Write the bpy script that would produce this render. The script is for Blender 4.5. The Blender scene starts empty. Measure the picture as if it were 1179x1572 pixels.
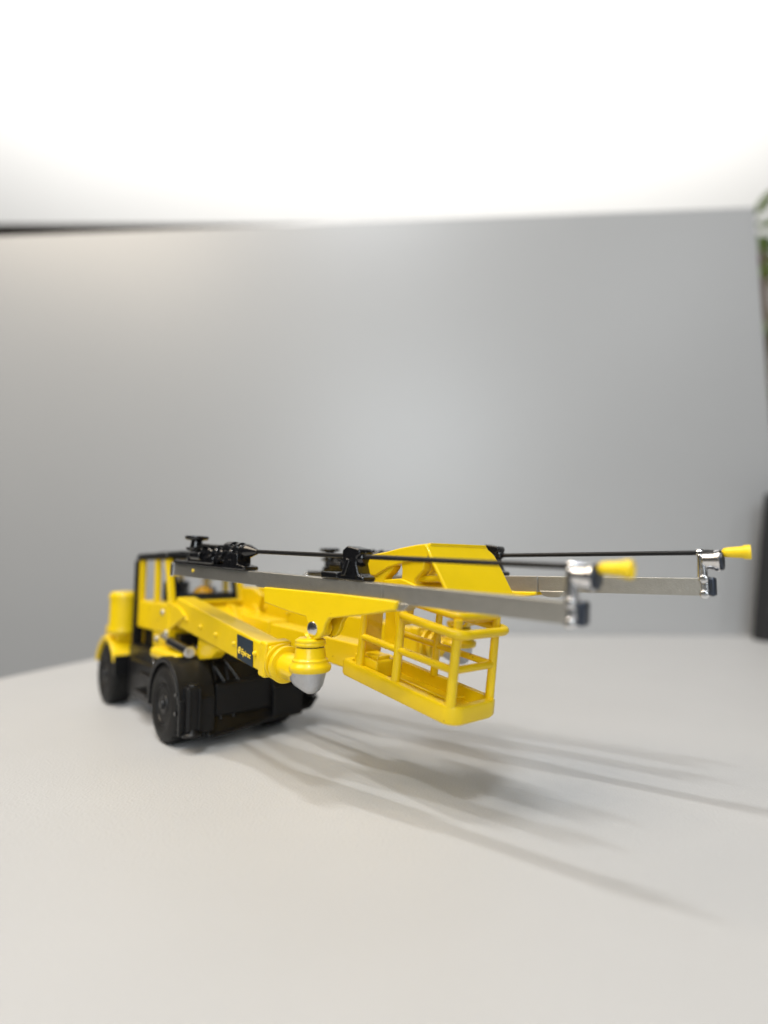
import bpy, bmesh, math, random
from mathutils import Vector, Matrix
random.seed(7)
S = 0.01                      # everything below is written in centimetres
sc = bpy.context.scene
C = sc.collection

# ------------------------------------------------------------------ camera
TH = math.atan2(89.0, 860.0)  # pitch (looking slightly up)
CAMZ = 5.0
cd = bpy.data.cameras.new('camera'); cam = bpy.data.objects.new('camera', cd); C.objects.link(cam)
cam.location = (0, 0, CAMZ*S); cam.rotation_euler = (math.pi/2 + TH, 0, 0)
cd.sensor_fit = 'HORIZONTAL'; cd.sensor_width = 36; cd.lens = 36*860/1179.0
cd.clip_start = 0.005; cd.clip_end = 50
cd.dof.use_dof = True; cd.dof.focus_distance = 0.130; cd.dof.aperture_fstop = 7.4; cd.dof.aperture_blades = 0
sc.camera = cam

# ------------------------------------------------------------------ light
w = bpy.data.worlds.new('World'); sc.world = w; w.use_nodes = True
bg = w.node_tree.nodes['Background']; bg.inputs[0].default_value = (0.95, 0.97, 1.0, 1); bg.inputs[1].default_value = 0.02
def area(name, loc, target, sx, sy, power, col, along=None):
    l = bpy.data.lights.new(name, 'AREA'); l.shape = 'RECTANGLE'; l.size = sx*S; l.size_y = sy*S
    l.energy = power; l.color = col
    o = bpy.data.objects.new(name, l); C.objects.link(o)
    o.location = Vector(loc)*S
    d = (Vector(target)-Vector(loc)).normalized()
    if along:
        z = -d; x = Vector((along[0], along[1], 0)); x = (x-z*x.dot(z)).normalized(); y = z.cross(x)
        o.rotation_euler = Matrix((x, y, z)).transposed().to_euler()
    else: o.rotation_euler = d.to_track_quat('-Z', 'Y').to_euler()
    return o
area('warm_fill_left', (-64, 4, 92), (-34, 36, 12), 60, 64, 7.4, (1.0, 0.86, 0.68))  # unseen warm fill, added to brighten the left of screen and desk
area('ceiling_tube_front', (-30, -98, 165), (2, 16, 0), 30, 4, 7.0, (0.94, 0.97, 1.0), (.8, -.6))
area('ceiling_tube_middle', (-8, -66, 170), (2, 16, 0), 30, 4, 6.2, (0.94, 0.97, 1.0), (.8, -.6))
area('ceiling_tube_above', (-24, 0, 172), (-4, 16, 0), 40, 4, 7.0, (0.98, 0.98, 0.97), (.8, -.6))
area('ceiling_tube_right', (134, -270, 178), (134, -270, 0), 6, 130, 12, (0.95, 0.98, 1.0))
area('window_light', (-10, -100, 46), (3, 45, 14.7), 58, 52, 5.2, (0.88, 0.95, 1.0))
area('back_wall_fill', (0, 105, 262), (0, 330, 262), 420, 40, 62, (1.0, 0.99, 0.97))  # added fill, out of view: whitens the far wall above the screen
sc.view_settings.view_transform = 'Standard'; sc.view_settings.look = 'None'
sc.view_settings.exposure = 0.36; sc.view_settings.gamma = 1.0

# ------------------------------------------------------------------ materials
def mat(name, col, rough=0.5, metal=0.0, coat=0.0, bump=0.0, bscale=800, var=0.0, vscale=300, specks=None, rvar=0.0, spec=0.5, emis=None):
    m = bpy.data.materials.new(name); m.use_nodes = True
    nt = m.node_tree; p = nt.nodes['Principled BSDF']
    p.inputs['Base Color'].default_value = (*col, 1); p.inputs['Roughness'].default_value = rough
    p.inputs['Metallic'].default_value = metal; p.inputs['Coat Weight'].default_value = coat
    p.inputs['Coat Roughness'].default_value = 0.07
    p.inputs['Specular IOR Level'].default_value = spec
    tc = nt.nodes.new('ShaderNodeTexCoord')
    def noise(s, d=4):
        n = nt.nodes.new('ShaderNodeTexNoise'); n.inputs['Scale'].default_value = s; n.inputs['Detail'].default_value = d
        nt.links.new(tc.outputs['Object'], n.inputs['Vector']); return n
    colsock = None
    if var:
        n = noise(vscale); mx = nt.nodes.new('ShaderNodeMix'); mx.data_type = 'RGBA'
        mx.inputs['A'].default_value = (*[c*(1-var) for c in col], 1); mx.inputs['B'].default_value = (*[min(1, c*(1+var)) for c in col], 1)
        nt.links.new(n.outputs['Fac'], mx.inputs['Factor']); colsock = mx.outputs['Result']
    if specks:
        n = noise(specks[1], 2); r = nt.nodes.new('ShaderNodeValToRGB')
        r.color_ramp.elements[0].position = specks[2]; r.color_ramp.elements[1].position = specks[2]+0.02
        mx = nt.nodes.new('ShaderNodeMix'); mx.data_type = 'RGBA'
        mx.inputs['A'].default_value = (*col, 1); mx.inputs['B'].default_value = (*specks[0], 1)
        if colsock: nt.links.new(colsock, mx.inputs['A'])
        nt.links.new(n.outputs['Fac'], r.inputs['Fac']); nt.links.new(r.outputs['Color'], mx.inputs['Factor']); colsock = mx.outputs['Result']
    if colsock: nt.links.new(colsock, p.inputs['Base Color'])
    if rvar:
        n = noise(vscale*1.7); mr = nt.nodes.new('ShaderNodeMapRange')
        mr.inputs['To Min'].default_value = max(0, rough-rvar); mr.inputs['To Max'].default_value = rough+rvar
        nt.links.new(n.outputs['Fac'], mr.inputs['Value']); nt.links.new(mr.outputs['Result'], p.inputs['Roughness'])
    if bump:
        n = noise(bscale, 3); b = nt.nodes.new('ShaderNodeBump'); b.inputs['Strength'].default_value = bump; b.inputs['Distance'].default_value = 0.0002
        nt.links.new(n.outputs['Fac'], b.inputs['Height']); nt.links.new(b.outputs['Normal'], p.inputs['Normal'])
    if emis:
        p.inputs['Emission Color'].default_value = (*emis[0], 1); p.inputs['Emission Strength'].default_value = emis[1]
    return m
YEL = mat('yellow_enamel', (0.80, 0.55, 0.0025), 0.40, coat=0.35, spec=0.3, bump=0.25, bscale=700, var=0.05, vscale=250, specks=((0.28, 0.10, 0.01), 620, 0.755), rvar=0.08)
YELP = mat('yellow_plastic', (0.88, 0.62, 0.008), 0.4, bump=0.1, var=0.03)
ORA = mat('orange_plastic', (0.75, 0.36, 0.01), 0.4)
SIL = mat('grey_aluminium', (0.43, 0.415, 0.375), 0.38, metal=0.85, bump=0.35, bscale=2600, var=0.10, vscale=600, rvar=0.08)
ZINC = mat('silver_casting', (0.46, 0.47, 0.49), 0.34, metal=0.9, bump=0.35, bscale=1800, var=0.12, vscale=900, specks=((0.12, 0.12, 0.12), 900, 0.74))
CHR = mat('polished_steel', (0.74, 0.74, 0.75), 0.24, metal=1.0, bump=0.2, bscale=500)
BLK = mat('black_plastic', (0.0055, 0.0055, 0.006), 0.38, spec=0.3, bump=0.3, bscale=900, rvar=0.08)
BLG = mat('black_glossy_paint', (0.006, 0.006, 0.007), 0.2, coat=0.3, bump=0.4, bscale=600)
RUB = mat('black_rubber', (0.009, 0.0085, 0.008), 0.6, spec=0.3, bump=0.3, bscale=1200)
NAVY = mat('navy_label', (0.012, 0.025, 0.040), 0.45)
LETY = mat('yellow_print', (0.95, 0.68, 0.05), 0.5)
LETG = mat('grey_print', (0.16, 0.16, 0.17), 0.5)
DARKF = mat('steel_dark_reflection', (0.05, 0.06, 0.08), 0.3, metal=0.6)  # dark reflection on the steel end faces, put into the base colour
SEAT = mat('cab_black', (0.010, 0.012, 0.018), 0.5)

# ------------------------------------------------------------------ geometry helpers (world cm)
def at(px, py, Y):
    a = (px-589.5)/860.0; b = (786-py)/860.0
    d = Vector((a, math.cos(TH)-b*math.sin(TH), math.sin(TH)+b*math.cos(TH)))
    d *= Y/d.y
    return Vector((d.x, d.y, d.z+CAMZ))
def onplane(px, py, P0, n):
    d = at(px, py, 1.0)-Vector((0, 0, CAMZ)); o = Vector((0, 0, CAMZ))
    return o + d*((P0-o).dot(n)/d.dot(n))

ANG = math.radians(-50.0)
FL = Vector((-6.5, 16.8, 0))
TM = Matrix.Translation(FL) @ Matrix.Rotation(ANG, 4, 'Z')       # truck frame: x forward, y to the far side, origin at near front wheel contact
FW = Vector((math.cos(ANG), math.sin(ANG), 0)); SD = Vector((-math.sin(ANG), math.cos(ANG), 0))
def T(x, y, z): return TM @ Vector((x, y, z))
RIGLOC = T(-3.2, 2.25, 0)
RINV = (Matrix.Translation(RIGLOC) @ Matrix.Rotation(ANG, 4, 'Z')).inverted()

def frame(origin, xdir, up=Vector((0, 0, 1))):
    x = xdir.normalized(); y = up.cross(x).normalized(); z = x.cross(y)
    m = Matrix.Identity(4)
    for i in range(3): m[i][0] = x[i]; m[i][1] = y[i]; m[i][2] = z[i]; m[i][3] = origin[i]
    return m

class MB:
    def __init__(s, M=None): s.bm = bmesh.new(); s.M = M or Matrix.Identity(4)
    def v(s, p): return s.bm.verts.new(s.M @ Vector(p))
    def box(s, c, d, rot=None, taper=None):
        c = Vector(c); R = rot or Matrix.Identity(3); vs = []
        for k in (-1, 1):
            t = taper if (taper and k > 0) else (1, 1)
            for i, j in ((-1, -1), (1, -1), (1, 1), (-1, 1)):
                vs.append(s.v(c + R @ Vector((i*d[0]/2*t[0], j*d[1]/2*t[1], k*d[2]/2))))
        for f in ((3, 2, 1, 0), (4, 5, 6, 7), (0, 1, 5, 4), (1, 2, 6, 5), (2, 3, 7, 6), (3, 0, 4, 7)):
            s.bm.faces.new([vs[i] for i in f])
        return s
    def ring(s, c, u, w_, r, n): return [s.v(c + u*(r*math.cos(2*math.pi*i/n)) + w_*(r*math.sin(2*math.pi*i/n))) for i in range(n)]
    def lathe(s, o, axis, prof, n=24):
        """prof: (t along axis, r); closed with caps unless r==0"""
        a = Vector(axis).normalized(); h = Vector((0, 0, 1)) if abs(a.z) < .9 else Vector((1, 0, 0))
        u = a.cross(h).normalized(); w_ = a.cross(u); o = Vector(o); prev = None
        for t, r in prof:
            cur = s.ring(o+a*t, u, w_, max(r, 1e-4), n)
            if prev:
                for i in range(n): s.bm.faces.new((prev[i], cur[i], cur[(i+1) % n], prev[(i+1) % n]))
            else: s.bm.faces.new(list(cur))
            prev = cur
        s.bm.faces.new(list(reversed(prev)))
        return s
    def cyl(s, p0, p1, r0, r1=None, n=20):
        p0 = Vector(p0); p1 = Vector(p1)
        return s.lathe(p0, p1-p0, [(0, r0), ((p1-p0).length, r0 if r1 is None else r1)], n)
    def path(s, pts, r, n=10, closed=False):
        pts = [Vector(p) for p in pts]; rings = []; N = len(pts); u = None
        for i, p in enumerate(pts):
            a = pts[(i+1) % N] if (closed or i < N-1) else p
            b = pts[i-1] if (closed or i > 0) else p
            t = (a-b).normalized()
            if u is None:
                h = Vector((0, 0, 1)) if abs(t.z) < .9 else Vector((1, 0, 0)); u = t.cross(h).normalized()
            u = (u - t*u.dot(t)).normalized(); w_ = t.cross(u)
            rings.append(s.ring(p, u, w_, r, n))
        rng = range(N if closed else N-1)
        for i in rng:
            A = rings[i]; Bq = rings[(i+1) % N]
            for k in range(n): s.bm.faces.new((A[k], Bq[k], Bq[(k+1) % n], A[(k+1) % n]))
        if not closed:
            s.bm.faces.new(list(rings[0])); s.bm.faces.new(list(reversed(rings[-1])))
        return s
    def prism(s, poly, vec):
        vec = Vector(vec); A = [s.v(p) for p in poly]; Bq = [s.v(Vector(p)+vec) for p in poly]; n = len(poly)
        s.bm.faces.new(list(reversed(A))); s.bm.faces.new(Bq)
        for i in range(n): s.bm.faces.new((A[i], A[(i+1) % n], Bq[(i+1) % n], Bq[i]))
        return s
    def arc(s, c, r0, r1, a0, a1, y0, y1, n=14):
        """thick arc band in xz plane, extruded along y"""
        pts = []
        for i in range(n+1):
            a = math.radians(a0+(a1-a0)*i/n); ca, sa = math.cos(a), math.sin(a)
            pts.append([s.v((c[0]+r*ca, y, c[1]+r*sa)) for r, y in ((r0, y0), (r1, y0), (r1, y1), (r0, y1))])
        for i in range(n):
            for k in range(4): s.bm.faces.new((pts[i][k], pts[i+1][k], pts[i+1][(k+1) % 4], pts[i][(k+1) % 4]))
        s.bm.faces.new(pts[0]); s.bm.faces.new(list(reversed(pts[-1])))
        return s

CEN = {}
def finish(name, mb, m, parent, bevel=0.0, seg=2, rig=True, sub=0):
    bm = mb.bm
    bmesh.ops.recalc_face_normals(bm, faces=bm.faces)
    if bevel:
        es = [e for e in bm.edges if len(e.link_faces) == 2 and e.calc_face_angle(0) > 0.6]
        if es: bmesh.ops.bevel(bm, geom=es, offset=bevel, segments=seg, profile=0.5, affect='EDGES', clamp_overlap=True)
    for v in bm.verts: v.co = (RINV @ v.co if rig else v.co)*S
    xs = [v.co for v in bm.verts]
    c = Vector([(min(p[i] for p in xs)+max(p[i] for p in xs))/2 for i in range(3)])
    for v in bm.verts: v.co -= c
    me = bpy.data.meshes.new(name); bm.to_mesh(me); bm.free()
    for p in me.polygons: p.use_smooth = True
    me.set_sharp_from_angle(angle=math.radians(48))
    me.materials.append(m)
    o = bpy.data.objects.new(name, me); C.objects.link(o)
    wn = o.modifiers.new('weighted_normal', 'WEIGHTED_NORMAL'); wn.keep_sharp = True; wn.weight = 90
    pc = CEN.get(parent.name, Vector((0, 0, 0))) if parent else Vector((0, 0, 0))
    o.location = c-pc; o.parent = parent; CEN[o.name] = c
    return o
def obj(name, mb, m, parent, bevel=0.0, **k): return finish(name, mb, m, parent, bevel, **k)
def copy_at(o, p, rot=None):
    """another copy of a part, its centre moved to world-cm point p"""
    c = o.copy(); C.objects.link(c); cc = (RINV @ Vector(p))*S
    c.location = cc - CEN[o.parent.name] if o.parent.name in CEN else cc
    if rot is not None: c.rotation_euler = rot
    CEN[c.name] = cc
    return c
def tag(o, label=None, cat=None, group=None, kind=None):
    for k, v in (('label', label), ('category', cat), ('group', group), ('kind', kind)):
        if v: o[k] = v
    return o
def rounded(pts, r, k=4, closed=False):
    """round the corners of a 3D polyline"""
    out = []; N = len(pts); pts = [Vector(p) for p in pts]
    for i, p in enumerate(pts):
        if not closed and i in (0, N-1): out.append(p); continue
        a = pts[i-1]-p; b = pts[(i+1) % N]-p
        ra = min(r, a.length*.45); rb = min(r, b.length*.45)
        A = p+a.normalized()*ra; Bq = p+b.normalized()*rb
        for j in range(k+1):
            t = j/k; out.append(A*(1-t)**2 + p*2*t*(1-t) + Bq*t*t)
    return out
def text_mb(body, size, M, depth):
    cu = bpy.data.curves.new('lettering', 'FONT'); cu.body = body; cu.size = size; cu.extrude = depth; cu.align_x = 'LEFT'; cu.resolution_u = 3; cu.offset = 0
    to = bpy.data.objects.new('lettering_source', cu); C.objects.link(to)
    dg = bpy.context.evaluated_depsgraph_get(); me = bpy.data.meshes.new_from_object(to.evaluated_get(dg))
    mb = MB(); mb.bm.from_mesh(me)
    for v in mb.bm.verts: v.co = M @ v.co
    bpy.data.objects.remove(to); bpy.data.curves.remove(cu); bpy.data.meshes.remove(me)
    return mb

# ------------------------------------------------------------------ setting
def surf_mat(name, col, rough, bump, bscale, spec=0.5, var=0.02, dust=0.0):
    m = mat(name, col, rough, bump=bump, bscale=bscale, var=var, vscale=40, spec=spec)
    return m
desk_m = surf_mat('white_laminate', (0.74, 0.72, 0.68), 0.42, 0.5, 1500, specks=None) if False else mat('white_laminate', (0.475, 0.475, 0.475), 0.45, bump=0.75, bscale=1500, var=0.03, vscale=35, specks=((0.30, 0.28, 0.25), 330, 0.82))
panel_m = mat('grey_white_laminate', (0.37, 0.374, 0.378), 0.37, var=0.015, vscale=12, spec=0.8)
mb = MB()
poly = [(-28.0, -16, 0), (75, -16, 0), (75, 41.0, 0), (-13.3, 45.6, 0), (-19.4, 20, 0)]
mb.prism([Vector(p) for p in poly], (0, 0, -2.4))
desk = obj('desk', mb, desk_m, None, 0.12, rig=False)
tag(desk, 'off-white laminate desk top with fine grain carrying the yellow toy rig', 'desk')
pd = Vector((1, -0.062, 0)).normalized(); pn = Vector((-pd.y, pd.x, 0))
PR = at(1166, 400, 43.3)
mb = MB()
a = PR - pd*75; b = PR.copy()
ztop = at(1164, 317, 43.3).z
mb.prism([Vector((a.x, a.y, -45)), Vector((b.x, b.y, -45)), Vector((b.x, b.y, ztop)), Vector((a.x, a.y, ztop))], pn*1.2)
panel = obj('partition_screen', mb, panel_m, None, 0.12, rig=False)
tag(panel, 'smooth pale grey partition screen standing behind the desk', 'partition screen')

wall_m = mat('pale_wall_paint', (0.86, 0.85, 0.83), 0.8, var=0.02, vscale=3)
mb = MB(); mb.box((0, 235, 110), (1400, 10, 380)); wl = obj('wall', mb, wall_m, None, rig=False); tag(wl, 'pale office wall far behind the partition screen', kind='structure')
mb = MB(); mb.box((0, 60, -80), (1400, 700, 6)); fl = obj('floor', mb, mat('grey_carpet', (0.13, 0.13, 0.14), 0.95, bump=0.4, bscale=300, var=0.2, vscale=200), None, rig=False); tag(fl, kind='structure')

# dark brown cabinet behind the screen: only its top shows over the screen's edge
cab_t = bpy.data.objects.new('cabinet', None); C.objects.link(cab_t); cab_t.location = Vector((-110, 150, -77))*S
tag(cab_t, 'dark brown cabinet showing above the screen at upper left', 'cabinet')
CEN['cabinet'] = cab_t.location.copy()
wood = mat('dark_brown_wood', (0.030, 0.022, 0.014), 0.5, var=0.3, vscale=8, bump=0.2, bscale=40)
ct = at(200, 343, 141).z
obj('carcass', MB().box((-66, 162, (ct-3-77)/2), (150, 36, ct-3+77)), wood, cab_t, 0.3, rig=False)
obj('cabinet_top', MB().box((-66, 161, ct-1.4), (152, 40, 2.8)), wood, cab_t, 0.4, rig=False)
for i in range(3):
    obj('door', MB().box((-115+i*49, 143.2, (ct-3-77)/2), (47.5, 1.6, ct+66)), wood, cab_t, 0.2, rig=False)

# potted plant in bright light beyond the right edge of the screen
pl = bpy.data.objects.new('potted_plant', None); C.objects.link(pl)
pc = at(1203, 430, 140); pl.location = Vector((pc.x, 140, -77))*S; CEN['potted_plant'] = pl.location.copy()
tag(pl, 'leafy green potted plant glimpsed past the screen at far right', 'plant')
leafm = mat('green_leaf', (0.30, 0.44, 0.07), 0.5, var=0.35, vscale=30)
stem_m = mat('brown_stem', (0.16, 0.09, 0.05), 0.8, var=0.2)
mb = MB(); mb.lathe((pc.x, 140, -77), (0, 0, 1), [(0, 9), (1, 10), (24, 13), (24, 11.5), (21, 11.5)], 28); obj('pot', mb, mat('cream_pot', (0.75, 0.68, 0.55), 0.5), pl, rig=False)
mb = MB()
for k in range(5):
    x0 = pc.x+random.uniform(-3, 3); mb.path([(x0, 140, -54), (x0+random.uniform(-3, 3), 140+random.uniform(-4, 4), -10), (pc.x+random.uniform(-6, 6), 140+random.uniform(-5, 5), 88)], .8, 8)
obj('stem', mb, stem_m, pl, rig=False)
mb = MB()
for k in range(170):
    z = random.choice([random.uniform(62, 72), random.uniform(84, 96), random.uniform(10, 55)])
    c = Vector((pc.x+random.gauss(0, 6), 140+random.gauss(0, 6), z)); L = random.uniform(6, 11); wd = L*.33
    d = Vector((random.uniform(-1, 1), random.uniform(-1, 1), random.uniform(-.5, .6))).normalized(); sdv = d.cross(Vector((random.uniform(-.3, .3), random.uniform(-.3, .3), 1))).normalized(); up = sdv.cross(d)
    pts = [c, c+d*L*.35+sdv*wd*.5, c+d*L*.7+sdv*wd*.4, c+d*L-up*1.2, c+d*L*.7-sdv*wd*.4, c+d*L*.35-sdv*wd*.5]
    m0 = mb.v(c+d*L*.5-up*.6); vs = [mb.v(p) for p in pts]
    for i in range(6): mb.bm.faces.new((vs[i], vs[(i+1) % 6], m0))
lf = obj('foliage', mb, leafm, pl, rig=False); lf['kind'] = 'stuff'

# black tapered box at the right
mb = MB()
bl = at(1150, 979, 41.4); tl = at(1172, 758, 41.4)
mb.prism([Vector((bl.x, 39.6, 0.0)), Vector((bl.x+8.6, 39.2, 0.0)), Vector((tl.x+6.4, 39.4, tl.z)), Vector((tl.x, 39.8, tl.z))], (0, 1.6, 0))
bx = obj('tapered_box', mb, mat('matt_black_plastic', (0.008, 0.008, 0.009), 0.5, bump=0.2), None, 0.15, rig=False)
tag(bx, 'matt black tapered block on the desk in front of the screen at right', 'box')

# ------------------------------------------------------------------ the toy rig
rig = bpy.data.objects.new('toy_drill_rig', None); C.objects.link(rig)
rig.location = RIGLOC*S; rig.rotation_euler = (0, 0, ANG); rig.empty_display_size = 0.02
tag(rig, 'yellow and black toy mining drill rig with two long silver feeds and a railed basket', 'toy vehicle')

# wheels
def make_wheel(x, y, sgn):
    """sgn -1: outer face towards -y"""
    a = Vector((0, sgn, 0)); c = Vector((x, y, 1.1))
    mb = MB(TM); mb.lathe(c - a*.45, a, [(0, .72), (0.02, .82), (0.05, 1.0), (.14, 1.085), (.3, 1.10), (.6, 1.10), (.76, 1.085), (.85, 1.0), (.89, .84), (.9, .78), (.86, .66), (.80, .60)], 48)
    wt = obj('wheel', mb, RUB, rig)
    for k in range(28):
        an = 2*math.pi*k/28
        t = MB(TM @ Matrix.Translation(c) @ Matrix.Rotation(an, 4, 'Y'))
        t.box((0, 0.17*sgn, 1.085), (.12, .34, .06), rot=Matrix.Rotation(.35, 3, 'Z')).box((0.1, -.17*sgn, 1.085), (.12, .34, .06), rot=Matrix.Rotation(-.35, 3, 'Z'))
        if k == 0: tb = t
        else:
            me = bpy.data.meshes.new('t'); t.bm.to_mesh(me); t.bm.free(); tb.bm.from_mesh(me); bpy.data.meshes.remove(me)
    tr = obj('tread', tb, RUB, wt); tr['kind'] = 'stuff'
    mb = MB(TM); mb.lathe(c + a*.22, a, [(0, .60), (.15, .605), (.17, .56), (.10, .50), (.02, .46), (.03, .36), (.10, .30), (.16, .27), (.18, .14), (.24, .12), (.25, .02)], 36)
    obj('rim', mb, BLK, wt)
    for k in range(6):
        an = 2*math.pi*k/6+.3; p = c + a*.27 + Vector((math.cos(an), 0, math.sin(an)))*.41
        obj('wheel_bolt', MB(TM).cyl(p, p+a*.05, .045, n=8), SIL if k % 2 else BLK, wt)
    return wt
for x in (0.0, -6.4):
    make_wheel(x, .45, -1); make_wheel(x, 3.55, 1)

# chassis
mb = MB(TM); mb.box((-3.1, 2.25, 1.25), (8.6, 2.2, .9)).box((-3.2, 2.25, 1.9), (4.0, 3.4, .8)).box((-3.1, 1.1, 1.15), (2.6, .8, .7)).box((-3.1, 3.4, 1.15), (2.6, .8, .7))
ch = obj('chassis', mb, BLK, rig, .05)
obj('cab_underframe', MB(TM).box((-3.0, 2.1, 2.55), (3.6, 2.3, .75)).box((-.5, 2.2, 2.1), (1.7, 2.6, .7)), BLK, ch, .04)
obj('fuel_tank', MB(TM).box((-3.35, .8, 1.2), (3.1, .7, 1.35)), BLK, ch, .12)
obj('hose', MB(TM).path(rounded([(-2.2, .42, 2.3), (-1.7, .35, 1.9), (-1.75, .4, 1.2), (-2.2, .5, .9)], .3, 5), .06, 8), BLG, ch)
obj('hose', MB(TM).path(rounded([(-.9, 1.2, 2.6), (-.2, 1.0, 2.7), (.4, 1.3, 2.3), (.9, 1.6, 1.6)], .3, 5), .05, 8), BLG, ch)
obj('hose', MB(TM).path(rounded([(-.9, 1.35, 2.7), (0, 1.3, 2.8), (.5, 1.6, 2.4), (.9, 2.0, 1.7)], .3, 5), .05, 8), BLG, ch)
for x in (0, -6.4): obj('axle', MB(TM).cyl((x, .8, 1.1), (x, 3.7, 1.1), .28), BLK, ch)
obj('step', MB(TM).box((-2.7, .45, .95), (1.3, .5, .12)), BLK, ch, .03)
obj('step', MB(TM).box((-2.7, .55, 1.5), (1.3, .4, .1)), BLK, ch, .03)
# front fenders (black) and jacks
for yc, s in ((.45, -1), (3.55, 1)):
    mb = MB(TM); y0, y1 = (yc-.42, yc+.62) if s < 0 else (yc-.62, yc+.42)
    mb.arc((0, 1.1), 1.20, 1.36, 10, 190, y0, y1, 16)
    mb.box((1.30, (y0+y1)/2, .95), (.14, abs(y1-y0)-.02, .95))
    fe = obj('front_fender', mb, BLK, rig, .03)
    for z in (1.55, 1.05):
        obj('fender_bolt', MB(TM).cyl((1.12, y0-.03 if s < 0 else y1+.03, z), (1.12, y0+.02 if s < 0 else y1-.02, z), .06, n=10), BLG, fe)
    if s > 0: continue
    jk = obj('jack', MB(TM).box((1.36, yc-.05, 1.16), (.34, .42, 1.22)), BLK, rig, .05)
    for dy in (-.14, .14): obj('jack_rib', MB(TM).box((1.54, yc-.05+dy, 1.16), (.07, .07, 1.1)), BLK, jk, .02)
    obj('jack_head', MB(TM).cyl((1.36, yc-.05, 1.7), (1.36, yc-.05, 1.84), .15), BLK, jk, .03)
    obj('jack_foot', MB(TM).lathe((1.4, yc-.05, .44), (0, 0, 1), [(0, .26), (.07, .28), (.12, .2), (.2, .15)], 20), BLK, jk)
# front black guard plate
def G(px, py, x): return onplane(px, py, T(x, 0, 0), FW)
gx0, gx1 = 1.15, .55
mb = MB()
lo = [T(1.35, .9, .32), T(1.2, 4.35, .62), T(1.05, 4.65, .85), T(.75, 4.1, 1.45), T(.5, 3.1, 2.05), T(.45, .9, 2.3)]
mb.prism(lo, -FW*.22)
gp = obj('front_guard', mb, BLK, rig, .04)
obj('guard_lip', MB().path([T(1.44, 1.0, .34), T(1.28, 4.3, .64), T(1.1, 4.65, .87)], .06, 8), BLK, gp)
obj('guard_flap', MB(TM).box((.95, 4.45, 1.0), (.4, .4, .14)), BLK, gp, .04)
obj('guard_rib', MB().cyl(T(1.16, 1.35, .7), T(.52, 1.35, 2.1), .06, n=8), BLK, gp)
obj('guard_rib', MB().cyl(T(1.16, 1.75, .7), T(.52, 1.75, 2.1), .06, n=8), BLK, gp)
gn = (T(1.2, 4.35, .62)-T(1.35, .9, .32)).cross(T(.45, .9, 2.3)-T(1.35, .9, .32)).normalized()
if gn.dot(FW) < 0: gn = -gn
def guard_pt(px, py, off=.0): return onplane(px, py, T(1.35, .9, .32), gn) + gn*off
yv = (T(1.2, 4.35, .62)-T(1.35, .9, .32)).normalized(); zv = gn.cross(yv); 
if zv.z < 0: zv = -zv
def face_M(o, x, z_):
    m = Matrix.Identity(4); n = x.cross(z_)
    for i in range(3): m[i][0] = x[i]; m[i][1] = z_[i]; m[i][2] = n[i]; m[i][3] = o[i]
    return m
p = guard_pt(380, 1088, .01)
obj('guard_lettering', text_mb('Epiroc', .17, face_M(p, yv, zv), .008), LETG, gp)
obj('guard_emblem', MB().lathe(guard_pt(376, 1086.5, .0), gn, [(0, .06), (.015, .06)], 16), LETG, gp)
for k in range(3):
    c = guard_pt(342+k*12, 1050-k*2.0, .01)
    ring = [c + yv*(.11*math.cos(t*math.pi/8)) + zv*(.12*math.sin(t*math.pi/8)) for t in range(16)]
    obj('cast_ring', MB().path(ring, .016, 6, closed=True), BLG, gp)

# yellow body: front deck, sills, cowl
mb = MB(TM)
mb.prism([(-1.55, 1.55, 2.5), (.35, 1.55, 2.5), (.5, 1.55, 2.7), (-.2, 1.55, 3.05), (-1.55, 1.55, 3.75)], (0, 2.3, 0))
body = obj('front_body', mb, YEL, rig, .06)
obj('sill', MB(TM).box((-.95, .78, 2.35), (2.3, 1.0, .34)), YEL, body, .12)
obj('sill', MB(TM).box((-.7, 3.9, 2.35), (1.9, .8, .34)), YEL, body, .12)
obj('deck_plate', MB(TM).box((-.75, 2.0, 3.45), (1.3, 1.2, .1), rot=Matrix.Rotation(.45, 3, 'Y')), YEL, body, .03)
# cab
mb = MB(TM)
mb.box((-3.3, 2.05, 3.4), (3.3, 2.7, 1.0))
cab = obj('cab', mb, YEL, rig, .08)
def pillar(p0, p1, wx, wy, m=YEL, name='pillar'):
    mb = MB(); a = T(*p0); b = T(*p1); ux = FW*wx/2; uy = SD*wy/2
    mb.prism([a-ux-uy, a+ux-uy, a+ux+uy, a-ux+uy], b-a); return obj(name, mb, m, cab, .03)
zt = 5.38
pillar((-1.72, .82, 3.88), (-2.2, .82, zt), .26, .2)
pillar((-1.72, 3.28, 3.88), (-2.2, 3.28, zt), .26, .2)
pillar((-3.1, .80, 3.88), (-3.15, .80, zt), .30, .16)
pillar((-4.82, .80, 3.88), (-4.82, .80, zt), .34, .18)
pillar((-4.82, 3.28, 3.88), (-4.82, 3.28, zt), .34, .18)
pillar((-3.1, 3.30, 3.88), (-3.15, 3.30, zt), .22, .16)
pillar((-4.88, 2.25, 3.88), (-4.88, 2.25, zt), .14, .2)
pillar((-1.80, 1.02, 3.88), (-2.28, 1.02, zt), .12, .12, BLK, 'window_frame')
pillar((-1.80, 3.08, 3.88), (-2.28, 3.08, zt), .12, .14, BLK, 'window_frame')
obj('window_sill', MB(TM).box((-1.75, 2.05, 3.9), (.32, 2.7, .16)), YEL, cab, .05)
obj('dashboard', MB(TM).box((-2.3, 2.05, 4.02), (.7, 2.1, .38)), SEAT, cab, .08)
obj('seat', MB(TM).box((-3.8, 1.7, 4.2), (.35, .9, .8)).box((-3.4, 1.7, 3.9), (.9, .9, .3)), SEAT, cab, .1)
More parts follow.
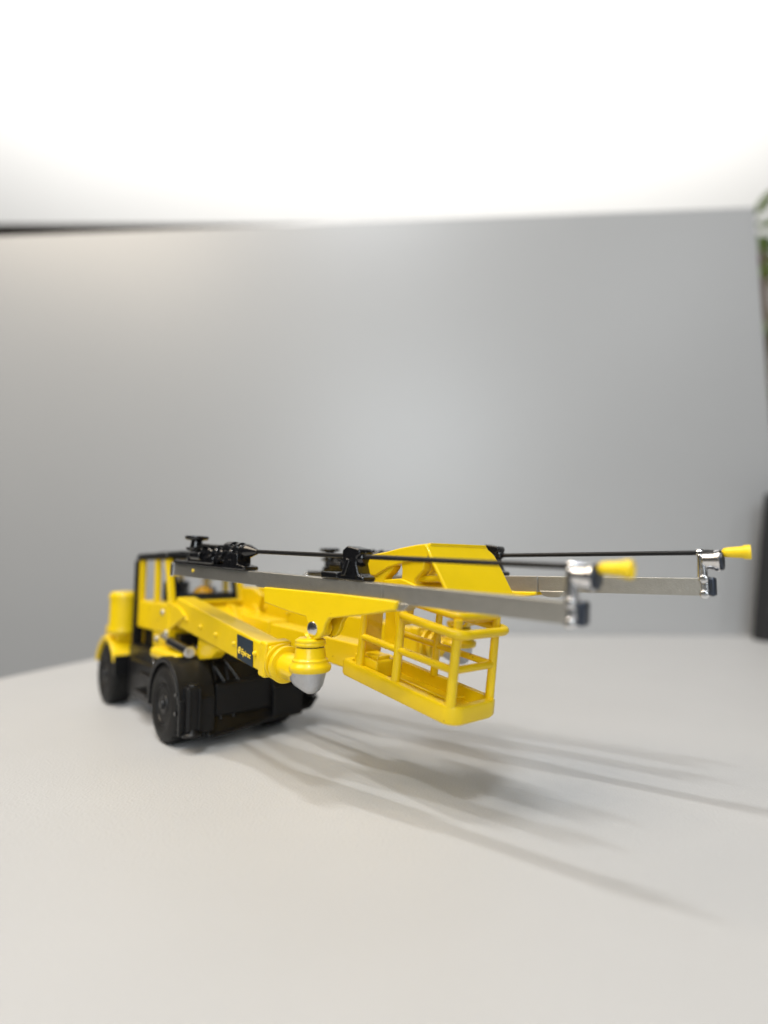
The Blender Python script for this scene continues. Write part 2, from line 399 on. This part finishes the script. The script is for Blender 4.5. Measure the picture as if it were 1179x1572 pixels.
obj('seat', MB(TM).box((-3.8, 2.9, 4.05), (.35, .6, .6)), SEAT, cab, .1)
mb = MB(TM); bmesh.ops.create_uvsphere(mb.bm, u_segments=20, v_segments=12, radius=.36, matrix=Matrix.Translation(at(312, 912, 20.0)) @ Matrix.Diagonal((1, 1, .8, 1)))
obj('headrest', mb, ORA, cab)
obj('steering_column', MB(TM).cyl((-2.2, 1.5, 4.1), (-2.6, 1.5, 4.45), .05), SEAT, cab)
mb = MB(TM); mb.prism([(-5.2, .66, 5.36), (-2.1, .66, 5.36), (-1.95, .66, 5.43), (-2.1, .66, 5.60), (-5.0, .66, 5.60), (-5.2, .66, 5.5)], (0, 2.8, 0))
rf = obj('cab_roof', mb, BLK, cab, .05)
obj('roof_rib', MB(TM).box((-3.5, 2.05, 5.62), (2.4, 1.6, .08)), BLK, rf, .03)
obj('wiper', MB().cyl(T(-1.7, 1.3, 3.98), T(-2.0, 1.1, 5.0), .03, n=8), BLK, cab)
glass = mat('clear_window_plastic', (0.9, 0.92, 0.93), 0.05); gp_ = glass.node_tree.nodes['Principled BSDF']; gp_.inputs['Transmission Weight'].default_value = 1; gp_.inputs['IOR'].default_value = 1.1
glass.node_tree.nodes['Principled BSDF'].inputs['Alpha'].default_value = 0.25
obj('windscreen', MB().prism([T(-1.74, 1.06, 3.95), T(-1.74, 3.04, 3.95), T(-2.2, 3.04, zt), T(-2.2, 1.06, zt)], FW*.02), glass, cab)

# rear body, drum, rear fenders
mb = MB(TM); mb.prism([(-5.1, 1.0, 2.0), (-5.1, 1.0, 3.5), (-6.6, 1.0, 3.35), (-8.1, 1.0, 2.9), (-8.25, 1.0, 2.0)], (0, 2.5, 0))
hood = obj('rear_hood', mb, YEL, rig, .1)
for k in range(5): obj('hood_slat', MB(TM).box((-5.6-.4*k, .98, 2.9), (.16, .06, .5)), BLK, hood, .01)
mb = MB(TM); mb.lathe((-5.85, .52, 2.6), (0, 0, 1), [(0, .5), (.12, .58), (.2, .58), (.24, .54), (1.3, .54), (1.34, .575), (1.45, .575), (1.58, .48), (1.6, .2)], 28)
dr = obj('air_drum', mb, YEL, rig)
obj('drum_cap', MB(TM).cyl((-5.35, .85, 3.9), (-5.35, .85, 4.25), .2), BLK, dr, .03)
obj('drum_bracket', MB(TM).box((-5.05, .76, 3.4), (.22, .34, 3.9)), BLK, dr, .03)
for yc, s in ((.45, -1), (3.55, 1)):
    mb = MB(TM); mb.arc((-6.4, 1.1), 1.22, 1.42, 25, 165, yc-.45, yc+.55, 14)
    mb.box((-6.4, yc+.1, 2.6), (1.6, .7, .5))
    rfen = obj('rear_fender', mb, YEL, rig, .06)
    obj('fender_flap', MB(TM).box((-5.12, yc, 1.55), (.16, .85, .7)), BLK, rfen, .03)

# ------------------------------------------------------------------ booms
def boom(name, A, Bp, h, wd, side_off, label=None):
    """A, Bp: near-face centre-line points; box beam"""
    M = frame(A, Bp-A); L = (Bp-A).length
    return M, L
A1 = at(268, 938, 18.35); B1 = at(404, 1012.5, 13.7)
M1, L1 = boom('boom', A1, B1, .92, .62, 0)
def taper_beam(M, L, w, h0, h1, y0=.02):
    mb = MB(M); s_ = [[mb.v((x, y, z)) for y, z in ((y0, -h/2), (y0+w, -h/2), (y0+w, h/2), (y0, h/2))] for x, h in ((0, h0), (L, h1))]
    for k in range(4): mb.bm.faces.new((s_[0][k], s_[1][k], s_[1][(k+1) % 4], s_[0][(k+1) % 4]))
    mb.bm.faces.new(s_[0]); mb.bm.faces.new(list(reversed(s_[1]))); return mb
mb = taper_beam(M1, L1, .62, .92, .69)
b1 = obj('boom', mb, YEL, rig, .06)
b1['label'] = 'yellow boom with dark logo sticker on the near side'
def on1(px, py, off=0.0):
    n = M1.to_3x3() @ Vector((0, 1, 0)); return onplane(px, py, A1, n) - n*(off)
n1 = M1.to_3x3() @ Vector((0, 1, 0))
# root plate
pts = [(237, 994), (237, 962), (239, 943), (244, 931), (252, 925), (264, 926), (276, 932), (286, 946), (270, 960), (262, 966), (260, 994)]
A0 = A1 - n1*.0
mb = MB(); mb.prism([on1(x, y, .05) for x, y in pts], n1*.3); obj('root_plate', mb, YEL, b1, .03)
mb = MB(); mb.prism([on1(x, y, .05)+n1*.75 for x, y in pts], n1*.25); obj('root_plate', mb, YEL, b1, .03)
for x, y, r in ((254, 940, .11), (244, 980, .11), (259, 972, .12)):
    q = on1(x, y, .0); obj('pin', MB().lathe(q, -n1, [(0, r), (.1, r), (.14, r*.7)], 16), SIL, b1)
for x, y in ((286, 951), (307.5, 962), (331, 974), (359, 988), (391, 1003)):
    q = on1(x, y, 0); obj('rivet', MB().lathe(q, -n1, [(-.03, .07), (.015, .065), (.05, .04), (.06, .01)], 12), YEL, b1)
# badge
bp = [on1(x, y, .012) for x, y in ((364.5, 973.5), (387.5, 984.5), (387.5, 1024), (364.5, 1010))]
bd = obj('sticker', MB().prism(bp, n1*.03), NAVY, b1)
xv = M1.to_3x3() @ Vector((1, 0, 0)); zv1 = M1.to_3x3() @ Vector((0, 0, 1))
zt1 = Vector((0, 0, 1)); 
o = on1(371, 1002, .02)
obj('sticker_lettering', text_mb('Epiroc', .20, face_M(on1(371.8, 1003.5, .03), xv, zv1), .006), LETY, bd)
c = on1(368.3, 998.0, .016)
ring = [c + xv*(.055*math.cos(t*math.pi/8)) + zv1*(.075*math.sin(t*math.pi/8)) for t in range(16)]
obj('sticker_emblem', MB().path(ring, .015, 6, closed=True).cyl(c-n1*.008, c+n1*.008, .024, n=10), LETY, bd)
# lug under boom + hydraulic cylinder
mb = MB(); mb.prism([on1(x, y, -.1) for x, y in ((300, 975), (326, 990), (328, 1000), (318, 1012), (300, 1014), (296, 1004))], n1*.35); obj('cylinder_lug', mb, YEL, b1, .05)
cyl = obj('hydraulic_cylinder', MB().cyl(on1(269, 984.5, .15), on1(299, 1001, .15), .165, n=24), BLG, rig, .03)
obj('piston_rod', MB().cyl(on1(256, 975, .15), on1(270, 985, .15), .07, n=14), CHR, cyl)
obj('cylinder_cap', MB().lathe(on1(298.3, 1000.6, .15), (on1(299, 1001, .15)-on1(269, 984.5, .15)), [(0, .175), (.05, .18), (.07, .12), (.05, .08)], 24), CHR, cyl)
# boom end: collar box, flanges, rotary elbow
def rotary(M, L, par, Ec, ydir, scale=1.0):
    """M: boom frame with end at x=L ; Ec: centre of the vertical unit; builds sub-parts"""
    cy = .33
    obj('boom_collar', MB(M).box((L-.04, cy, -.0), (.34, .72, .86)).box((L+.14, cy, -.0), (.16, .60, .72)), YEL, par, .07)
    X = M.to_3x3() @ Vector((1, 0, 0)); o = M @ Vector((L+.20, cy, -.02)); U = Vector((0, 0, 1))
    obj('rotary_flange', MB().lathe(o, X, [(0, .36), (.02, .42), (.04, .435), (.10, .435), (.12, .41), (.13, .31), (.24, .31), (.25, .42), (.27, .44), (.35, .44), (.37, .42), (.38, .32), (.44, .30)], 40), YEL, par)
    def rp(c, nrm, r, n=28):
        a = nrm.normalized(); h = Vector((0, 0, 1)) if abs(a.z) < .9 else Vector((1, 0, 0)); u = a.cross(h).normalized(); w_ = a.cross(u)
        return [c + u*r*math.cos(2*math.pi*i/n) + w_*r*math.sin(2*math.pi*i/n) for i in range(n)]
    def hull(pts):
        m_ = MB(); [m_.v(p) for p in pts]; res = bmesh.ops.convex_hull(m_.bm, input=m_.bm.verts)
        dead = [g for g in res['geom_interior'] if isinstance(g, bmesh.types.BMVert)]; bmesh.ops.delete(m_.bm, geom=dead, context='VERTS')
        bmesh.ops.dissolve_limit(m_.bm, angle_limit=.02, verts=m_.bm.verts, edges=m_.bm.edges); return m_
    Nc = (-X*.74 + U*.67).normalized(); cB = Ec - X*.18 - U*.22
    obj('elbow_body', hull(rp(o+X*.38, X, .31) + rp(cB+Nc*.015, Nc, .39) + rp(cB+Nc*.05, Nc, .385) + rp(Ec-U*.06, U, .37)), YEL, par, .025)
    obj('silver_cap', hull(rp(cB, Nc, .375) + rp(cB-Nc*.10+X*.04, Nc, .36) + rp(Ec-U*.09, U, .385) + rp(Ec-U*.42+X*.05, U, .27) + rp(Ec-U*.54+X*.05, U, .19) + rp(Ec-U*.60+X*.05, U, .09)), ZINC, par)
    obj('rotary_unit', MB().lathe(Ec, U, [(-.13, .38), (-.14, .43), (-.11, .46), (-.04, .475), (.01, .46), (.05, .41), (.09, .40), (.12, .405), (.15, .37), (.17, .355), (.38, .325), (.39, .30)], 48), YEL, par)
    obj('seal_ring', MB().lathe(Ec+U*.385, U, [(0, .305), (.03, .305)], 36), BLK, par)
    obj('swivel_disc', MB().lathe(Ec+U*.41, U, [(0, .32), (.03, .345), (.06, .35), (.08, .335), (.10, .345), (.14, .34), (.16, .31), (.19, .25)], 40), YEL, par)
E1 = at(476, 1020.5, 12.75)
rotary(M1, L1, b1, E1, FW)

# boom 2 (far)
E2 = at(705, 986, 15.8)
A2 = T(-1.5, 3.75, 3.75); B2 = Vector((E2.x, E2.y, 0)) - (E2-A2).normalized()*1.15; B2.z = 2.95
M2 = frame(A2, B2-A2); L2 = (B2-A2).length
M2 = M2 @ Matrix.Translation((0, -.33, 0))
b2 = obj('boom', taper_beam(M2, L2, .62, .90, .72), YEL, rig, .06)
for k in range(5):
    q = M2 @ Vector((.8+k*1.1, 0.02, .05)); nn = M2.to_3x3() @ Vector((0, -1, 0)); obj('rivet', MB().lathe(q, nn, [(-.03, .07), (.015, .065), (.05, .04), (.06, .01)], 12), YEL, b2)
rotary(M2, L2-.1, b2, Vector((E2.x, E2.y, E2.z+.02)), FW)
mb = MB(M2)
for yy in (-.12, .6): mb.prism([(-.5, yy, -1.0), (-.55, yy, .3), (-.3, yy, .62), (.2, yy, .66), (.7, yy, .45), (.6, yy, -.2), (.2, yy, -1.0)], (0, .2, 0))
obj('root_plate', mb, YEL, b2, .03)
obj('turret', MB(TM).lathe((-1.2, 3.75, 2.4), (0, 0, 1), [(0, .5), (.5, .5), (.6, .42), (1.0, .4)], 24), YEL, b2)

# basket boom (middle)
A3 = at(372, 955, 19.6); B3 = at(572, 1012, 14.6)
M3 = frame(A3, B3-A3); L3 = (B3-A3).length
mb = MB(M3); 
def sect(x, h): return [(x, -.3, -h/2), (x, .3, -h/2), (x, .3, h/2), (x, -.3, h/2)]
ra = [[mb.v(p) for p in sect(x, h)] for x, h in ((0, .55), (L3*.72, .66), (L3, .72))]
for A_, B_ in zip(ra, ra[1:]):
    for k in range(4): mb.bm.faces.new((A_[k], A_[(k+1) % 4], B_[(k+1) % 4], B_[k]))
mb.bm.faces.new(ra[0]); mb.bm.faces.new(list(reversed(ra[-1])))
b3 = obj('basket_boom', mb, YEL, rig, .05)
obj('boom_sleeve', MB(M3).box((1.3, 0, .02), (2.0, .72, .7)), YEL, b3, .05)
mb = MB(M3)
for yy in (-.5, .34): mb.prism([(-.4, yy, -.6), (-.5, yy, .3), (-.25, yy, .62), (.15, yy, .62), (.8, yy, .0), (.5, yy, -.5)], (0, .16, 0))
obj('root_plate', mb, YEL, b3, .03)
# ------------------------------------------------------------------ feeds
def feed(P0, P1, kind, rodL, rodR, hb=.35):
    """P0 rear end, P1 front end: beam centre line"""
    M = frame(P0, P1-P0); L = (P1-P0).length; H = hb/2
    X = M.to_3x3() @ Vector((1, 0, 0)); Y_ = M.to_3x3() @ Vector((0, 1, 0)); Z_ = M.to_3x3() @ Vector((0, 0, 1))
    mb = MB(M); W = .16
    prof = [(-W, -H), (W, -H), (W, -H*.35), (W-.03, -H*.2), (W-.03, H*.45), (W, H*.6), (W, H), (-W, H)]
    mb.prism([(0.02, y*.95, z*.93) for y, z in prof], (3.9, 0, 0))
    f = obj('feed', mb, SIL, rig, .012)
    f['label'] = kind
    mb = MB(M); mb.prism([(3.84, y*1.12, z*1.06-.01) for y, z in prof], (3.97, 0, 0)); obj('feed_beam', mb, SIL, f, .012); mb = MB(M); mb.prism([(7.82, y*1.09, z*1.03-.005) for y, z in prof], (L-7.84, 0, 0)); obj('feed_beam', mb, SIL, f, .012)
    obj('beam_cap', MB(M).box((.02, 0, 0), (.16, .40, hb+.05)), CHR, f, .04)
    # seat under beam
    obj('beam_seat', MB(M).prism([(7.85, -.19, -H+.01), (7.95, -.19, -H-.12), (8.1, -.19, -H-.15), (8.35, -.19, -H-.14), (8.5, -.19, -H+.01)], (0, .38, 0)), SIL, f, .02)
    return M, L, f, X, Y_, Z_
F1a = at(272, 874, 16.4); F1b = at(884, 941, 9.15)
M4, L4, f1, X4, Y4, Z4 = feed(F1a, F1b, 'nearer silver feed beam crossing in front of the basket', 0, 0)
F2a = at(474, 889, 18.6); F2b = at(1084, 900.5, 12.0)
M5, L5, f2, X5, Y5, Z5 = feed(F2a, F2b, 'farther silver feed beam ending at right', 0, 0, .36)
obj('paint_mark', MB(M4).lathe((1.06, -.161, .03), (0, -1, 0), [(0, .05), (.02, .035)], 12), LETY, f1)

def feed_gear(M, L, f, rodS, rodE, X):
    """rock drill, carriages, rod, bit and front bracket. rodS / rodE: world points"""
    H = .175
    Rd = (rodE-rodS).normalized()
    toF = M.inverted()
    # rock drill: cradle, body, mushroom motor, chuck
    dz = H
    rs = toF @ rodS
    base = obj('rock_drill', MB(M).box((2.15, 0, dz+.30), (1.7, .42, .26)).box((1.5, -.05, dz+.18), (1.2, .46, .22)).box((2.0, .02, dz+.50), (1.5, .3, .22)), BLG, rig, .06)
    base['label'] = 'black rock drill riding on the rear of a feed'
    obj('slide', MB(M).box((1.75, 0, dz+.045), (3.3, .44, .09)), BLG, base, .025)
    obj('motor', MB(M).lathe((.90, 0, dz+.06), (0, 0, 1), [(0, .22), (.16, .24), (.18, .17), (.34, .16), (.37, .27), (.43, .29), (.45, .18), (.62, .15), (.65, .30), (.69, .33), (.75, .32), (.77, .1)], 28), BLG, base)
    obj('side_motor', MB(M).cyl((1.2, -.30, dz+.28), (1.65, -.30, dz+.28), .12, n=16), BLG, base, .03)
    obj('gear_case', MB(M).lathe((2.35, rs.y, rs.z), (1, 0, 0), [(0, .12), (.05, .22), (.32, .23), (.36, .17), (.50, .165), (.53, .215), (.63, .215), (.66, .17), (.78, .16), (.82, .19), (.93, .175), (1.08, .12), (1.25, .06)], 24), BLG, base)
    for x in (1.4, 1.75, 2.05, 2.35, 2.7): obj('hose_nut', MB(M).lathe((x, -.1, dz+.40), (0, -.35, 1), [(0, .09), (.09, .09), (.11, .06), (.15, .06)], 10), BLG, base)
    for x in (1.5, 1.9, 2.3, 2.75): obj('bolt', MB(M).cyl((x, -.20, dz+.19), (x, -.28, dz+.19), .06, n=10), BLG, base)
    for x in (2.0, 2.45): obj('side_valve', MB(M).lathe((x, -.2, dz+.36), (0, -1, .2), [(0, .1), (.1, .1), (.12, .07), (.16, .07)], 14), BLG, base)
    for k in range(2): obj('hose', MB(M).path(rounded([(1.15, -.18+.3*k, dz+.40), (1.4, -.2+.3*k, dz+.56), (2.1, -.1+.15*k, dz+.56), (2.5, 0, dz+.45)], .15, 4), .035, 8), BLK, base)
    obj('front_cradle', MB(M).prism([(2.45, -.24, dz), (3.35, -.24, dz), (3.42, -.24, dz+.1), (3.1, -.24, dz+.15), (3.08, -.24, dz+.42), (2.6, -.24, dz+.42)], (0, .46, 0)), BLG, base, .04)
    # rod
    rod = obj('drill_rod', MB().cyl(rodS, rodE, .052, n=16), BLK, rig)
    # bit
    obj('drill_bit', MB().lathe(rodE, Rd, [(-.12, .05), (-.08, .09), (-.02, .105), (.25, .125), (.28, .145), (.38, .15), (.40, .145), (.385, .10), (.36, .08)], 28), YELP, rod)
    return base, rod
R1a = M4 @ Vector((3.2, 0, .655)); R1b = at(930, 872.5, 8.75)
d1, r1 = feed_gear(M4, L4, f1, R1a, R1b, X4)
R2a = M5 @ Vector((3.2, 0, .7)); R2b = at(1118, 848, 11.70)
d2, r2 = feed_gear(M5, L5, f2, R2a, R2b, X5)

def mid_support(M, x, zr, base_rig=True):
    """black centraliser carriage gripping the rod"""
    H = .175
    c = obj('rod_support', MB(M).prism([(x-.28, -.2, H), (x+.62, -.2, H), (x+.62, -.2, H+.10), (x+.48, -.2, H+.14), (x+.40, -.2, H+.36), (x+.40, -.2, zr+.02), (x+.50, -.2, zr+.08), (x+.47, -.2, zr+.20), (x+.12, -.2, zr+.26), (x-.02, -.2, zr+.16), (x, -.2, zr-.05), (x+.02, -.2, H+.2), (x-.28, -.2, H+.10)], (0, .42, 0)), BLG, rig, .035)
    obj('support_rib', MB(M).prism([(x+.02, -.26, H+.1), (x+.14, -.26, H+.1), (x+.26, -.26, zr-.05), (x+.16, -.26, zr)], (0, .1, 0)), BLG, c, .02)
    obj('support_foot', MB(M).box((x-.35, -.06, H+.08), (.5, .34, .14)), BLG, c, .03)
    obj('support_jaw', MB(M).lathe((x-.06, 0, zr), (1, 0, 0), [(0, .12), (.05, .17), (.5, .17), (.56, .12)], 16), BLG, c)
    obj('bolt', MB(M).cyl((x+.42, -.2, H+.09), (x+.42, -.26, H+.09), .05, n=8), BLG, c)
    return c
def s_at(M, px, py):
    P0 = M @ Vector((0, 0, 0)); n = M.to_3x3() @ Vector((0, 1, 0)); return M.inverted() @ onplane(px, py, P0, n)
rz = lambda M, px, py: s_at(M, px, py)
q = s_at(M4, 535, 856)
mid_support(M4, q.x, q.z)
q2 = s_at(M5, 752, 851)
mid_support(M5, q2.x-.15, q2.z)

def front_bracket(M, L, rodE, par_label):
    iv = M.inverted(); re = iv @ rodE; H = .18
    mb = MB(M); yy = -.15
    lb = obj('front_bracket', MB(M).box((L-.02, 0, .0), (.20, .36, .44)).prism([(L-.15, -.17, .15), (L+.05, -.17, .15), (L+.03, -.17, re.z-.05), (L-.13, -.17, re.z-.0)], (0, .22, 0)), CHR, rig, .05)
    obj('clamp_face', MB(M).box((L+.13, 0, .0), (.12, .32, .40)), DARKF, lb, .05)
    for z in (-.16, .16): obj('clamp_boss', MB(M).lathe((L-.02, -.12, z), (0, -1, 0), [(0, .095), (.10, .09), (.13, .06)], 16), CHR, lb)
    obj('guide_ring', MB(M).lathe((L-.05, 0, re.z-.16), (1, 0, 0), [(0, .16), (.03, .19), (.22, .20), (.25, .23), (.33, .235), (.35, .20)], 32), CHR, lb)
    obj('ring_face', MB(M).lathe((L+.30, 0, re.z-.16), (1, 0, 0), [(0, .20), (.035, .21), (.06, .18)], 32), DARKF, lb)
    obj('guide_bush', MB(M).lathe((L-.16, 0, re.z+.0), (1, 0, 0), [(0, .08), (.02, .10), (.12, .10), (.15, .08), (.3, .075), (.32, .06)], 20), CHR, lb)
    return lb
q1 = s_at(M4, 884, 869); front_bracket(M4, L4, M4 @ Vector((L4, 0, q1.z)), '')
q3 = s_at(M5, 1084, 849); front_bracket(M5, L5, M5 @ Vector((L5, 0, q3.z)), '')

# feed holders (yellow cradles under the beams)
def holder(M, f, pts, P, pinp, lugs, tongue_c, E):
    n = M.to_3x3() @ Vector((0, 1, 0)); P0 = M @ Vector((0, -.27, 0))
    L_ = [onplane(x, y, P0, n) for x, y in pts]
    h = obj('feed_holder', MB().prism(L_, n*.16), YEL, rig, .035)
    h2 = obj('holder_web', MB().prism([p+n*.12 for p in [L_[i] for i in lugs]], n*.44), YEL, h, .04)
    obj('holder_plate', MB().prism([p+n*.52 for p in L_], n*.14), YEL, h, .035)
    if pinp:
        q = onplane(pinp[0], pinp[1], P0, n)
        obj('pivot_pin', MB().lathe(q-n*.0, -n, [(-.7, .10), (-.02, .10), (0, .155), (.02, .155), (.035, .13), (.046, .07), (.05, .01)], 28), CHR, h)
        # tongue and lower collar joining the holder to the swivel
        obj('tongue', MB().lathe(q+n*.23, n, [(0, .20), (.18, .20)], 24).cyl(q+n*.32, E+Vector((0, 0, .55)), .13, .2, n=16), YEL, h)
    return h
pts1 = [(404, 901), (440, 904.5), (520, 912), (596, 921), (609, 923.5), (606, 937), (560, 944), (520, 948), (504, 950), (499, 958), (496, 970), (490, 979), (482, 983), (475, 979), (473, 962), (469, 947), (440, 938), (405, 925)]
holder(M4, f1, pts1, None, (480, 965), (0, 2, 3, 4, 6, 7, 15, 16), None, E1)
pts2 = [(640, 899), (760, 903), (790, 908), (822, 908.5), (822, 914), (770, 922), (730, 928), (722, 945), (716, 962), (704, 964), (696, 950), (690, 925), (645, 915)]
holder(M5, f2, pts2, None, (708, 950), (0, 1, 2, 5, 6, 11, 12), None, E2)

# ------------------------------------------------------------------ basket
ex = Vector((FW.x*math.cos(math.radians(8.3)), FW.y*math.cos(math.radians(8.3)), -math.sin(math.radians(8.3))))
BO = at(694, 1116, 11.45)
MBK = frame(BO, ex)   # x forward, y far side, z up ; origin at near front bottom corner
Lb, Wb = 3.85, 1.5
def rrect(x0, x1, y0, y1, r, z, k=5):
    out = []
    for cx, cy, a0 in ((x1-r[0], y0+r[0], -90), (x1-r[0], y1-r[0], 0), (x0+r[1], y1-r[1], 90), (x0+r[1], y0+r[1], 180)):
        rr = r[0] if cx == x1-r[0] else r[1]
        for j in range(k+1):
            a = math.radians(a0+90*j/k); out.append((cx+rr*math.cos(a), cy+rr*math.sin(a), z))
    return out
bk_parts = MB(MBK)
mb = MB(MBK)
loops = []
for x0, x1, y0, y1, r, z in ((-Lb+.03, -.06, .04, Wb-.04, (.30, .12), -.05), (-Lb, 0, 0, Wb, (.33, .15), .02), (-Lb, 0, 0, Wb, (.33, .15), .29), (-Lb+.03, -.03, .03, Wb-.03, (.31, .13), .335), (-Lb+.17, -.17, .17, Wb-.17, (.22, .1), .335), (-Lb+.19, -.19, .19, Wb-.19, (.2, .1), .05)):
    loops.append([mb.v(p) for p in rrect(x0, x1, y0, y1, r, z)])
for A_, B_ in zip(loops, loops[1:]):
    n = len(A_)
    for i in range(n): mb.bm.faces.new((A_[i], A_[(i+1) % n], B_[(i+1) % n], B_[i]))
mb.bm.faces.new(list(reversed(loops[0]))); mb.bm.faces.new(loops[-1])
bk = obj('basket', mb, YEL, rig)
obj('floor_rib', MB(MBK).box((-1.5, .75, .14), (2.1, .06, .05)), YEL, bk, .015)
obj('floor_rib', MB(MBK).box((-.85, .75, .14), (.06, 1.05, .05)), YEL, bk, .015)
obj('mount_block', MB(MBK).box((-3.15, .55, .33), (.9, .7, .42)), YEL, bk, .06)
obj('mount_block', MB(MBK).box((-3.05, .5, .56), (.5, .4, .12)), YEL, bk, .03)
obj('back_plate', MB(MBK).box((-3.45, .62, 1.35), (.10, .52, 2.0)), ORA if False else YEL, bk, .03)
PR_, RR = .085, .082
def post(x, y, z0, z1, r=PR_, r1=None): return obj('post', MB(MBK).cyl((x, y, z0), (x, y, z1), r*1.12, r1 or r*.95, n=16), YEL, bk, .015)
zt_ = 2.08; zb = 1.80
post(-.22, .14, .30, zt_, .098); post(-1.92, .14, .30, zt_-.02, .098); post(-3.25, .14, .30, 1.75, .09)
post(-.22, Wb-.14, .30, zt_, .09); post(-1.92, Wb-.14, .30, zt_); post(-3.25, Wb-.14, .30, 1.9)
obj('mid_rail', MB(MBK).cyl((-3.25, .14, 1.02), (-.22, .14, 1.04), .082, n=14), YEL, bk)
obj('mid_rail', MB(MBK).cyl((-3.25, Wb-.14, 1.02), (-.22, Wb-.14, 1.04), .075, n=14), YEL, bk)
obj('mid_rail', MB(MBK).cyl((-.22, .14, 1.04), (-.22, Wb-.14, 1.04), .08, n=14), YEL, bk)
obj('hand_rail', MB(MBK).path(rounded([(-1.85, .14, 1.86), (-1.75, .02, 1.84), (-.02, 0.0, 1.80), (-.02, Wb+.02, 1.80), (-.35, Wb+.02, 1.82), (-1.9, Wb+.0, 1.84)], .28, 5), .098, 14), YEL, bk)
obj('hand_rail', MB(MBK).path(rounded([(-2.0, .2, 2.16), (-.24, .2, 2.12), (-.18, Wb-.12, 2.10), (-2.0, Wb-.15, 2.16)], .2, 5), .085, 14), YEL, bk)
obj('control_box', MB(MBK).box((-.42, 1.05, 2.02), (.35, .7, .12)), YEL, bk, .04)

# canopy above the basket
CP = at(655, 835, 12.0)
def cp(px, py, off=0.0): return onplane(px, py, CP, SD) + SD*off
rib = [(577, 850), (590, 847.5), (612, 841.5), (636, 836.5), (652, 834.5), (656, 842), (658, 852), (654, 862), (632, 862), (612, 866), (595, 872), (576, 884), (566, 884), (563, 862), (568, 852)]
can = obj('canopy', MB().prism([cp(*p) for p in rib], SD*.28), YEL, rig, .04)
wv = 2.05
obj('canopy_side', MB().prism([cp(x, y, wv-.28) for x, y in rib], SD*.28), YEL, can, .04)
obj('canopy_leg', MB().prism([cp(*p, .05) for p in ((564, 880), (566, 866), (600, 858), (601, 872), (596, 879), (588, 887), (585, 901), (566, 901))], SD*.26), YEL, can, .04)
obj('canopy_leg', MB().prism([cp(*p, .05) for p in ((612, 858), (650, 856), (647, 876), (634, 890), (633, 902), (622, 904), (613, 892), (614, 876))], SD*.26), YEL, can, .04)
obj('canopy_floor', MB().prism([cp(*p, .02) for p in ((588, 890), (614, 888), (636, 898), (636, 903), (588, 901))], SD*1.1), YEL, can, .03)
# roof skin and visor (with thickness)
a, b, c, d = cp(577, 849, .1), cp(656, 833, .1), cp(656, 833, wv-.1), cp(577, 849, wv-.1)
obj('canopy_roof', MB().prism([a, b, c, d], Vector((0, 0, -.08))), YEL, can, .02)
vt = cp(654, 834.5); vb = cp(694, 921)
mid_ = vt + (vb-vt)*.0
vis = []
def vz(t, s): return vt + (vb-vt)*t + SD*s
outline = [(0, .0), (0, wv-.28), (.03, wv-.14), (.09, wv-.01), (.18, wv+.07), (.3, wv+.09), (1.0, wv+.03), (1.0, .0), (.25, -.02)]
vn = (vb-vt).cross(SD).normalized()
if vn.y > 0: vn = -vn
obj('visor', MB().prism([vz(t, s) for t, s in outline], -vn*.10), YEL, can, .045, seg=3)
obj('visor_edge', MB().prism([vz(t, s)-vn*.10 for t, s in ((.08, wv-.2), (.25, wv-.03), (1.0, wv), (1.0, wv-.2))], -vn*.22), BLG, can, .03)
hoop = [cp(632, 889, .25), cp(668, 888, .25), cp(674, 905, .25), cp(668, 935, .25)]
obj('canopy_hoop', MB().path(rounded(hoop, .2, 5), .075, 12), YEL, can)
# canopy stay down to the basket
obj('canopy_post', MB().prism([cp(*p, .12) for p in ((596, 898), (620, 899), (613, 960), (600, 962))], SD*.3), YEL, can, .04)
obj('canopy_post', MB().prism([cp(*p, .55) for p in ((566, 898), (590, 899), (584, 1000), (562, 1000))], SD*.12), YEL, can, .03)
